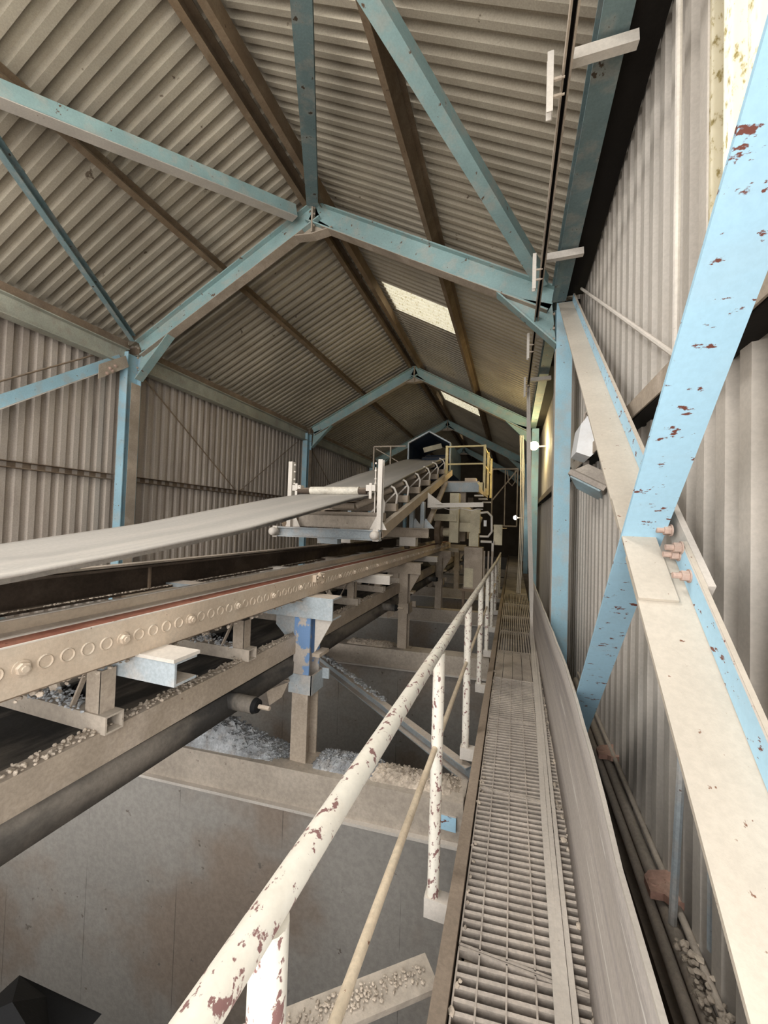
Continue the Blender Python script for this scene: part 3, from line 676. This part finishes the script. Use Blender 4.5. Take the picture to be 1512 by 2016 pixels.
for i, y in enumerate((3.9, 6.6, 9.3)):
    tag(B().beam((-2.85, y, -.615), (-1.225, y, -.615), Cp(.095, -.11, .01)).build('cross_beam', 'pale'), ['pale cross beam under the near track between the first two posts', 'pale cross beam under the near track between the second and third posts', 'pale cross beam at the far end of the near track'][i], 'beam', 'track cross beams')

# ------------------------------------------------------------------ lower conveyor
t = thing('lower_conveyor', 'dusty lower conveyor with black return belt under the tracks', 'conveyor', (-2.1, 5, -1.3))
for x, f in ((-1.50, 1), (-2.78, -1)):
    s = B(); s.beam((x, -.6, -.915), (x, 13, -.935), [(-u*f, v) for u, v in Cp(.13, .07, .012)][::(-1 if f > 0 else 1)]); so = s.build('stringer', 'steel', t)
b = B(); vs = []; fs = []
profb = [(-1.512, -1.125), (-1.508, -1.04), (-1.53, -1.0), (-1.60, -.988), (-1.9, -.995), (-2.2, -.992), (-2.5, -.99), (-2.62, -.985)]
yb = [-.6+i*.5 for i in range(28)]
for y in yb: vs += [(x, y, z-.004*max(0, y)+.004*math.sin(y*2.3)) for x, z in profb]
m = len(profb); fs = [(i*m+j, i*m+j+1, (i+1)*m+j+1, (i+1)*m+j) for i in range(len(yb)-1) for j in range(m-1)]
b.add(vs, fs); bo = b.build('return_belt', 'rubber', t, True); md = bo.modifiers.new('thickness', 'SOLIDIFY'); md.thickness = .012
iy = [.32, 1.13, 1.98, 2.85, 3.68, 4.5, 5.3, 6.1]
for i, y in enumerate(iy):
    f = B(); f.hollow((-2.75, y, -.822), (-1.475, y, -.822), .075, .07, .007); fo = f.build('idler_frame', 'conctop', t)
    b = B(); b.box((-1.60, y-.030, -.79), (-1.52, y-.024, -.62)); b.box((-1.525, y-.03, -.79), (-1.519, y+.03, -.62)); b.bar((-1.60, y-.026, -.62), (-1.68, y-.026, -.785), .008, .02, up=(0, 1, 0))
    b.build('bracket', 'steel', fo)
    b = B(); b.bar((-1.80, y, -.79), (-1.86, y-.0, -.70), .05, .012, up=(0, 1, 0)); b.build('bracket', 'earth', fo)
    b = B()
    for rr in range(5): b.tube([(-1.70-.06*rr, y+.09, -.76-.018*rr), (-1.745-.06*rr, y+.09, -.773-.018*rr)], .036, 14)
    b.tube([(-1.66, y+.09, -.75), (-2.0, y+.09, -.85)], .026, 12); b.build('roller', 'darkrub', fo, True)
for y in (.55, 1.86, 4.6, 7.3):
    b = B(); b.tube([(-2.6, y, -1.055), (-1.36, y, -1.055)], .045, 18); ro = b.build('return_roller', 'rubber', t, True)
    b = B(); b.tube([(-1.36, y, -1.055), (-1.335, y, -1.055)], [.043, .036], 18); b.tube([(-1.335, y, -1.055), (-1.332, y, -1.055)], .03, 18); b.build('end_cap', 'darkrub', ro, True)
    B().tube([(-1.33, y, -1.055), (-1.26, y, -1.055)], .012, 8).build('shaft', 'steel', ro, True)
def scatter(n, x0, x1, y0, y1, z, r0, r1, dens=None):
    b = B()
    for _ in range(n):
        y = random.uniform(y0, y1)
        b.stone((random.uniform(x0, x1), y, z-.0015*y+random.uniform(0, .006)), random.uniform(r0, r1)*(1 if y < 2 else .8))
    return b
tag(scatter(900, -1.57, -1.502, .3, 4.2, -.848, .004, .011).build('rubble', 'earth'), 'line of stony grit along the top of the near conveyor stringer', 'rubble', kind='stuff')
tag(scatter(620, -1.66, -1.43, .3, 3.5, TZ0-.03, .005, .013).build('rubble', 'earth'), 'lumpy dust crust along the foot of the near track beam', 'rubble', kind='stuff')
il = ['nearest', 'second', 'third', 'fourth']
for i, y in enumerate((.32, 1.13, 1.98, 2.85)):
    b = B()
    for _ in range(170):
        x = random.gauss(-1.80, .09); b.stone((min(-1.6, max(-2.1, x)), y+random.uniform(-.045, .045), -.785+max(0, .05-abs(x+1.80)*.4)*random.random()), random.uniform(.004, .010))
    tag(b.build('gravel', 'gravel'), 'small heap of grey gravel on the %s idler frame of the lower conveyor' % il[i], 'gravel', kind='stuff')

def mound(x0, x1, y0, y1, z, h, m, label, n=1500, peak=None):
    b = B(); nx, ny = 46, 12; vs = []; rnd = random.Random(int(x0*100)+int(y0*10))
    hh = {}
    for i in range(nx+1):
        for j in range(ny+1):
            u, v = i/nx, j/ny; e = math.sin(PI*min(1, max(0, v)))**.6*min(1, u*8, (1-u)*8)
            k = peak(u) if peak else 1
            hh[i, j] = z+h*e*k*(.75+.35*rnd.random())
            vs.append((x0+(x1-x0)*u, y0+(y1-y0)*v+SK*(x0+(x1-x0)*u+1.45), hh[i, j] if e > .01 else z))
    fs = [(i*(ny+1)+j, (i+1)*(ny+1)+j, (i+1)*(ny+1)+j+1, i*(ny+1)+j+1) for i in range(nx) for j in range(ny)]
    b.add(vs, fs)
    for _ in range(n):
        u, v = rnd.random(), rnd.random(); i, j = int(u*nx), int(v*ny)
        b.stone((x0+(x1-x0)*u, y0+(y1-y0)*v+SK*(x0+(x1-x0)*u+1.45), hh[i, j]), random.uniform(.004, .010))
    return tag(b.build('gravel', m, None, False, False), label, 'gravel', kind='stuff')
mound(-2.75, -1.54, 2.44, 2.72, -1.782, .19, 'gravel', 'grey gravel heaped on the nearest cross beam, left of the blue post', 4200, lambda u: (.25+1.0*math.exp(-((u-.45)/.28)**2)))
mound(-1.36, -.85, 2.46, 2.72, -1.782, .07, 'gravel', 'low grey gravel on the nearest cross beam, right of the blue post', 1500)
mound(-.95, -.30, 2.45, 2.70, -1.782, .06, 'earth', 'lumpy dust on the nearest cross beam beside the walkway', 300)
mound(-2.3, -1.54, 5.2, 5.45, -1.782, .07, 'earth', 'dust heap on the second cross beam beside its post', 400)

# ------------------------------------------------------------------ rising belt, tripper carriage and hood
def zb(y):
    P = [(-.8, -.36), (.4, -.245), (.8, -.205), (1.2, -.155), (1.9, -.06), (2.8, .105), (3.4, .215), (3.9, .29), (4.3, .385), (5, .55), (6.3, .87), (8.4, 1.40), (9.6, 1.62)]
    for (a, u), (c, v) in zip(P, P[1:]):
        if a <= y <= c: f = (y-a)/(c-a); return u+(v-u)*f
    return P[-1][1]
BX0, BX1 = -2.36, -1.50
b = B(); vs = []; fs = []; ny = 84; nb = 12
for i in range(ny+1):
    y = -.8+i*(10.4/ny)
    tr_ = .0 if y < 4.2 else min(.07, (y-4.2)*.05)
    for j in range(nb+1):
        u = j/nb; e = abs(u-.5)*2
        zz = zb(y)+.035*max(0, .6-y*.25)*(u-.5)+tr_*max(0, e-.35)**1.3 - (.012*math.sin(PI*u) if 1 < y < 3.6 else 0)
        vs.append((BX0+(BX1-BX0)*u, y, zz))
fs = [(i*(nb+1)+j, i*(nb+1)+j+1, (i+1)*(nb+1)+j+1, (i+1)*(nb+1)+j) for i in range(ny) for j in range(nb)]
t = thing('conveyor_belt', 'wide grey rubber belt rising from the left edge up into the hood', 'belt', (-1.93, 4, -.4))
b.add(vs, fs); bo = b.build('top_cover', 'belt', t, True, False); md = bo.modifiers.new('thickness', 'SOLIDIFY'); md.thickness = .012; md.offset = -1
b = B()
for i in range(ny):
    y0 = -.8+i*(10.4/ny); y1 = -.8+(i+1)*(10.4/ny)
    q0, q1 = vs[i*(nb+1)+nb], vs[(i+1)*(nb+1)+nb]
    b.beam(V(q0)-V((.004, 0, .018)), V(q1)-V((.004, 0, .018)), Rp(.008, .022), caps=False)
setlabel(b.build('edge_strip', 'rubber', t), 'black worn belt edge')

t = thing('tripper_carriage', 'dusty tripper carriage with roller frame straddling the two tracks', 'carriage', (-2.0, 6, -.4))
YF = 3.95
B().beam((-2.64, YF, -.145), (-1.36, YF, -.145), Ip(.115, .10, .010, .012)).build('front_bar', 'bluegrey', t)
for x in (-2.66, -1.40):
    bo = B().tube([(x, YF-.06, -.145), (x, YF-.09, -.145), (x, YF-.12, -.145), (x, YF-.135, -.145), (x, YF-.14, -.145)], [.05, .05, .045, .03, .012], 16).build('buffer', 'pale', t, True)
    B().box((x-.03, YF-.06, -.21), (x+.03, YF+.04, -.08)).build('mount', 'pale', bo)
for x, zt in ((-2.47, .68), (-1.40, .68)):
    p = B(); p.beam((x, YF, -.085), (x, YF, zt), Cp(.07, .05 if x < -2 else -.05, .008), up=(0, 1, 0)); p.box((x-.045, YF-.002, .1), (x-.035, YF+.02, .6)); po = p.build('roller_post', 'pale', t)
    b = B(); b.plate([(x-.10, YF+.02, -.085), (x+.10, YF+.02, -.085), (x, YF+.02, .10)], (0, .01, 0)); b.build('gusset', 'pale', po)
    [B().hexbolt((x+(.03 if x < -2 else -.03), YF-.012, z), (0, -1, 0), .012, .015, False).build('bolt', 'pale', po) for z in (.64, .56, .47, .42)]
    s = 1 if x < -2 else -1
    b = B(); b.box((min(x+s*.02, x+s*.13), YF-.05, .335), (max(x+s*.02, x+s*.13), YF+.03, .40)); b.box((x+s*.06, YF-.055, .25), (x+s*.09, YF-.045, .42)); b.build('roller_bracket', 'pale', po)
b = B(); b.tube([(-2.22, YF-.02, .338), (-1.62, YF-.02, .338)], .046, 20); ro = b.build('hold_down_roller', 'roller', t, True)
b = B(); b.tube([(-2.40, YF-.02, .338), (-2.22, YF-.02, .338)], .036, 16); b.tube([(-1.62, YF-.02, .338), (-1.53, YF-.02, .338)], .036, 16); b.tube([(-1.53, YF-.02, .338), (-1.47, YF-.02, .338)], .015, 8); b.build('end_sleeve', 'darkbrown', ro, True)
# inclined side members and idlers carrying the belt
def zi(y): return -.10+.267*(y-4.1)
for x, m in ((-1.37, 'track'), (-2.50, 'brown')):
    B().beam((x, 4.05, zi(4.05)), (x, 9.0, zi(9.0)), Cp(.13, -.07 if x > -2 else .07, .010)).build('side_member', m, t)
for k, y in enumerate((4.25, 4.75, 5.3, 6.0, 6.75, 7.5, 8.25)):
    z = zi(y)+.12
    f = B(); f.bar((-2.45, y, z), (-1.42, y, z), .09, .10); fo = f.build('idler_frame', 'steel', t)
    b = B(); b.tube([(-1.44, y, z), (-1.42, y-.02, z+.16), (-1.46, y-.03, z+.25), (-1.54, y-.03, z+.29)], .014, 8); b.bar((-1.60, y, z+.04), (-1.44, y, z+.2), .012, .02); b.tube([(-2.43, y, z), (-2.45, y-.02, z+.16), (-2.40, y-.03, z+.25)], .014, 8); b.build('bracket', 'pale', fo, True)
    for q0, q1 in (((-1.50, z+.235), (-1.76, z+.125)), ((-1.78, z+.12), (-2.08, z+.12)), ((-2.10, z+.125), (-2.36, z+.235))):
        b = B(); b.tube([(q0[0], y-.03, q0[1]), (q1[0], y-.03, q1[1])], .04, 14); b.build('roller', 'steel', fo, True)
B().box((-2.44, 4.05, -.08), (-1.42, 4.16, .06)).build('cross_plate', 'conctop', t)
B().box((-2.10, 3.9, -.26), (-1.85, 4.0, -.20)).build('pull_lug', 'bluegrey', t)
b = B(); b.bar((-2.42, 4.1, .02), (-2.62, 3.98, -.07), .03, .05); b.build('corner_stay', 'brown', t)
B().beam((-2.75, 5.9, -.15), (-1.24, 5.9, -.15), Ip(.15, .13, .012, .014)).build('rear_bar', 'steel', t)
for x in (-1.55, -2.65):
    w = B(); w.box((x-.14, 5.83, -.36), (x+.12, 5.99, -.225)); wo = w.build('wheel_box', 'pale', t)
    B().tube([(x-.07, 5.91, -.35), (x-.0, 5.91, -.35)], .06, 20).build('wheel', 'darkbrown', wo, True)
for x, y in ((-1.49, 5.92), (-1.33, 5.98), (-2.55, 5.92)):
    p = B(); p.beam((x, y, -.075), (x, y, zi(y)-.06), Cp(.10, .06, .008), up=(0, 1, 0)); p.plate([(x-.05, y, -.075), (x+.16, y, -.075), (x+.02, y, .08)], (0, .008, 0)); p.build('upright', 'bluegrey', t)
b = B(); b.bar((-1.30, 6.0, -.06), (-1.35, 8.0, .86), .08, .05); b.build('raking_strut', 'steel', t)
b = B(); b.bar((-1.36, 6.3, .30), (-.48, 6.55, .34), .07, .075); b.plate([(-1.36, 6.3, .52), (-1.36, 6.3, .30), (-1.1, 6.3, .33)], (0, .01, 0)); b.build('outrigger_arm', 'pale', t)
B().tube([(-1.3, 6.3, .25)]+[(-1.2+.09*i, 6.4+.02*i, .255+.018*math.sin(i*1.9)) for i in range(9)], .008, 6).build('slack_cable', 'pale', t, True)

# hood
t = thing('belt_hood', 'dark gabled steel hood the belt disappears into', 'hood', (-1.9, 8.8, 1.3))
HP = [(-2.39, 1.32), (-2.39, 1.90), (-1.90, 2.15), (-1.40, 1.86), (-1.40, 1.20)]
b = B()
for (x0, z0), (x1, z1) in zip(HP, HP[1:]):
    d = V((x1-x0, 0, z1-z0)).normalized(); b.plate([(x0, 8.8, z0), (x1, 8.8, z1), (x1, 10.6, z1), (x0, 10.6, z0)], V((-d.z, 0, d.x))*.012)
b.build('shell', 'bluehood', t)
b = B()
for (x0, z0), (x1, z1) in zip(HP, HP[1:]): b.bar((x0, 8.79, z0), (x1, 8.79, z1), .03, .06, up=(0, 1, 0))
b.build('front_rim', 'bluegrey', t)
B().box((-2.36, 10.5, 1.2), (-1.43, 10.55, 1.9)).build('back_sheet', 'bluehood', t)
b = B(); b.tube([(-2.3, 9.9, 1.62), (-1.5, 9.9, 1.62)], .14, 20); setlabel(b.build('head_pulley', 'bluehood', t, True), 'blue drum inside the hood')
B().bar((-2.1, 9.2, 1.80), (-1.75, 9.5, 1.95), .08, .12).build('scraper_box', 'cream', t)

# platform with yellow guard rails
t = thing('access_platform', 'raised access platform with yellow guard rails beside the hood', 'platform', (-1.1, 9, .6))
B().beam((-1.50, 8.3, .80), (-.70, 8.3, .80), Cp(.20, -.08, .012)).build('edge_channel', 'bluegrey', t)
B().box((-1.5, 8.3, .90), (-.70, 10.2, .93)).build('deck', 'grate', t)
b = B(); b.beam((-.70, 8.3, .80), (-.62, 10.2, .80), Cp(.20, -.06, .012)); b.build('edge_channel', 'steel', t)
gy = [(-.62, 8.32), (-.60, 9.2), (-.58, 10.1), (-1.42, 8.32)]
for x, y in gy: B().beam((x, y, .70 if x > -1 else .93), (x, y, 1.70), Cp(.06, -.05, .008), up=(0, 1, 0)).build('guard_post', 'yellow', t)
for z in (1.68, 1.30):
    B().bar((-1.42, 8.32, z), (-.62, 8.32, z), .035, .03).build('guard_rail', 'yellow', t)
    B().bar((-.62, 8.32, z), (-.58, 10.1, z), .035, .03).build('guard_rail', 'yellow', t)
b = B(); b.plate([(-.74, 8.29, .90), (-.60, 8.29, .90), (-.60, 8.29, .70)], (0, .01, 0)); b.build('corner_plate', 'yellow', t)
for k in range(3): B().box((-.78+.06*k, 8.2+.3*k, .60-.05*k), (-.60+.06*k, 8.38+.3*k, .63-.05*k)).build('step', 'pale', t)
B().beam((-1.05, 8.5, -.36), (-1.05, 8.5, .70), Ip(.14, .13), up=(0, 1, 0)).build('leg', 'steel', t)
B().beam((-1.05, 10.1, -.36), (-1.05, 10.1, .70), Ip(.14, .13), up=(0, 1, 0)).build('leg', 'steel', t)
tag(B().box((-1.02, 8.5, .93), (-.78, 8.8, 1.02)).build('timber_box', 'track'), 'small tan box lying on the raised platform', 'box')
t = thing('guard_rail', 'thin grey guard rail left of the hood above the belt', 'railing', (-2.9, 9, 1.3))
B().bar((-3.2, 8.6, 1.80), (-2.45, 8.75, 1.82), .03, .03).build('top_bar', 'steel', t)
B().bar((-3.15, 8.6, 1.75), (-2.45, 8.75, 1.35), .02, .02).build('diagonal_bar', 'steel', t)
for x in (-3.2, -2.78): B().bar((x, 8.62, .9), (x, 8.62, 1.80), .03, .03, up=(0, 1, 0)).build('post', 'steel', t)
B().bar((-3.2, 8.62, .95), (-2.50, 8.7, 1.0), .05, .05).build('lower_bar', 'steel', t)

# ------------------------------------------------------------------ drive unit on the far right of the carriage
t = thing('drive_unit', 'cream motor and gearbox group under the raised platform', 'machine', (-1.0, 8, -.5))
b = B(); b.tube([(-1.10, 8.0, .20), (-.98, 8.0, .20), (-.62, 8.0, .06)], [.20, .22, .10], 20); b.build('motor_cowl', 'cream', t, True)
B().box((-1.50, 7.6, .06), (-1.05, 7.9, .20)).build('side_frame', 'cream', t)
B().box((-1.20, 7.65, -.36), (-1.02, 7.9, .62)).build('gear_pillar', 'cream', t)
b = B(); b.tube([(-1.46, 7.7, -.16), (-1.36, 7.7, -.16)], .25, 28); b.tube([(-1.36, 7.7, -.16), (-1.32, 7.7, -.16)], .12, 20); b.build('flywheel', 'brown', t, True)
B().tube([(-1.32, 7.7, -.16), (-1.2, 7.7, -.16)], .09, 16).build('coupling', 'cream', t, True)
B().box((-1.04, 7.8, -.14), (-.74, 7.95, .04)).build('cross_box', 'cream', t)
b = B(); b.box((-.80, 7.75, -.16), (-.62, 7.95, .30)); b.build('upright_box', 'cream', t)
b = B(); b.box((-.82, 7.74, -.42), (-.64, 7.96, -.16)); b.build('lower_box', 'cream', t)
B().tube([(-.62, 7.8, .24), (-.48, 7.8, .26), (-.40, 7.8, .18), (-.39, 7.8, -.12), (-.46, 7.8, -.22), (-.62, 7.8, -.22)], .022, 10).build('belt_guard_hoop', 'pale', t, True)
b = B(); b.tube([(-.52, 7.8, -.02), (-.52, 7.8, .1)], .03, 12); b.build('spindle', 'white', t, True)
b = B(); b.box((-.60, 7.8, -.34), (-.36, 7.92, -.30)); b.box((-.39, 7.8, -.62), (-.35, 7.92, -.30)); b.build('bent_bracket', 'pale', t)
t = thing('switch_cabinet', 'small upright grey cabinet beside the pipe hoop', 'cabinet', (-.3, 7.9, -.5))
B().box((-.36, 7.9, -.38), (-.20, 8.1, .02)).build('body', 'cream', t)
B().box((-.345, 7.89, -.36), (-.215, 7.9, 0)).build('door', 'cream', t)
B().box((-.42, 7.95, -.12), (-.36, 8.0, -.08)).build('stub_arm', 'cream', t)
t = thing('machine_cabinet', 'tall grey green cabinet below the drive unit', 'cabinet', (-.75, 7.9, -1.3))
B().box((-.90, 7.7, -1.25), (-.55, 8.05, -.44)).build('body', 'steel', t)
b = B(); b.box((-.89, 7.69, -1.22), (-.72, 7.7, -.85)); b.build('lower_door', 'cream', t)
for x in (-.52, -.44, -.37): B().tube([(x, 7.75, -1.3), (x, 7.75, -.5)], .018, 8).build('conduit', 'steel', t, True)
b = B(); b.box((-.95, 7.66, -1.30), (-.30, 8.1, -1.25)); b.build('plinth', 'brown', t)
for x in (-.92, -.36): B().beam((x, 7.9, -1.78), (x, 7.9, -1.30), Rp(.05, .05), up=(0, 1, 0)).build('leg', 'brown', t)

# hanging wire basket near the far walkway
t = thing('welded_basket', 'open welded frame hanging beside the far walkway', 'frame', (-.3, 12, .5))
bx = [(-.62, 0.0), (.10, .02)]
for x in (-.62, .10): B().bar((x, 12, .0), (x, 12, 1.72), .035, .035, up=(0, 1, 0)).build('side_bar', 'steel', t)
B().bar((-.25, 12, .0), (-.25, 12, 1.70), .03, .03, up=(0, 1, 0)).build('side_bar', 'steel', t)
for z in (.0, 1.70): B().bar((-.62, 12, z), (.10, 12, z), .04, .04).build('cross_bar', 'steel', t)
B().bar((-.62, 12, .75), (.08, 12, 1.66), .035, .035).build('diagonal_bar', 'steel', t)
B().tube([(-.2, 12, 1.65), (-.15, 12, 1.3), (-.05, 12, 1.2), (.03, 12, 1.32), (.03, 12, 1.66)], .018, 8).build('hook_loop', 'steel', t, True)

# ------------------------------------------------------------------ lamps
def lamp(x, y, z, r, m, lab, watt, col, wall=True):
    t = thing('bulkhead_lamp', lab, 'lamp', (x, y, z), None)
    b = B(); pts = [(x, y-r*math.cos(a), z) for a in [k*PI/8 for k in range(9)]]; b.tube(pts, [max(.002, r*math.sin(k*PI/8)) for k in range(9)], 16); b.build('bulb', m, t, True)
    b = B(); b.tube([(x, y+r*.8, z), (x+.05, y+r*.9, z)], r*.5, 10); b.bar((x, y+r*.9, z), (x+.30, y+r*.9, z), .03, .03); b.build('holder', 'steel', t)
    if watt:
        ld = bpy.data.lights.new('lamp_light', 'POINT'); ld.energy = watt; ld.color = col; ld.shadow_soft_size = r*1.1
        lo = bpy.data.objects.new('lamp_light', ld); COL.objects.link(lo); lo.location = (x-.02, y-.22, z)
lamp(.41, 9.2, 1.82, .10, 'lamp', 'bright yellow bulkhead lamp glowing on the right wall far down the walkway', 45, (1, .82, .42))
lamp(.08, 15.5, .33, .08, 'lampfar', 'tiny white lamp shining at the far end of the walkway', 8, (1, .95, .85))
lamp(-.55, 17.5, -.10, .07, 'lampamber', 'tiny amber lamp beyond the switch cabinet', 3, (1, .8, .4))

# ------------------------------------------------------------------ daylight
w = bpy.data.worlds.new('world'); SC.world = w; w.use_nodes = True
bg = w.node_tree.nodes['Background']; bg.inputs[0].default_value = (.98, .99, 1.0, 1); bg.inputs[1].default_value = 1.7
def area(name, loc, rot, sx, sy, e, col, portal=False):
    ld = bpy.data.lights.new(name, 'AREA'); ld.shape = 'RECTANGLE'; ld.size = sx; ld.size_y = sy; ld.energy = e; ld.color = col
    if portal: ld.cycles.is_portal = True
    o = bpy.data.objects.new(name, ld); COL.objects.link(o); o.location = loc; o.rotation_euler = rot; return o
area('open_gable_daylight', (-2.75, Y0-.1, .9), (math.radians(90), 0, 0), 6.9, 6.2, 330, (1.0, .985, .96))
area('roof_window_daylight', (-1.7, 1.0, zr(-1.7)+.12), (0, -math.radians(28), 0), 1.3, 1.0, 150, (1.0, .985, .95))
area('added_side_light', (WR-.06, -1.35, .3), (0, math.radians(90), math.radians(-18)), 3.4, 2.0, 58, (1.0, .985, .96))  # added side light; the doorway it fills is unseen and made up

# ------------------------------------------------------------------ camera
F = 757.
def ray(px, py): return V(((px-756)/F, -(py-1008)/F, -1))
yv = V(((1010-756)/F, (1036-1008)/F, 1)).normalized()           # image frame: x right, y down, z forward
up = V((.022, -1, 0)); zv = (up-yv*up.dot(yv)).normalized(); xv = yv.cross(zv)
R = Matrix((xv, yv, zv))                                          # camera(cv) -> world
cr, cu, cb = R@V((1, 0, 0)), R@V((0, -1, 0)), R@V((0, 0, -1))
cd = bpy.data.cameras.new('camera'); cam = bpy.data.objects.new('camera', cd); COL.objects.link(cam)
m4 = Matrix.Identity(4)
for i in range(3): m4[i][0], m4[i][1], m4[i][2] = cr[i], cu[i], cb[i]
cam.matrix_world = m4
cd.sensor_fit = 'HORIZONTAL'; cd.sensor_width = 36; cd.lens = 36*F/1512; cd.clip_start = .02; cd.clip_end = 200
SC.camera = cam
SC.view_settings.view_transform = 'Standard'; SC.view_settings.look = 'None'; SC.view_settings.exposure = .3; SC.view_settings.gamma = 1
SC.cycles.use_denoising = True
SC.cycles.max_bounces = 8; SC.cycles.diffuse_bounces = 2
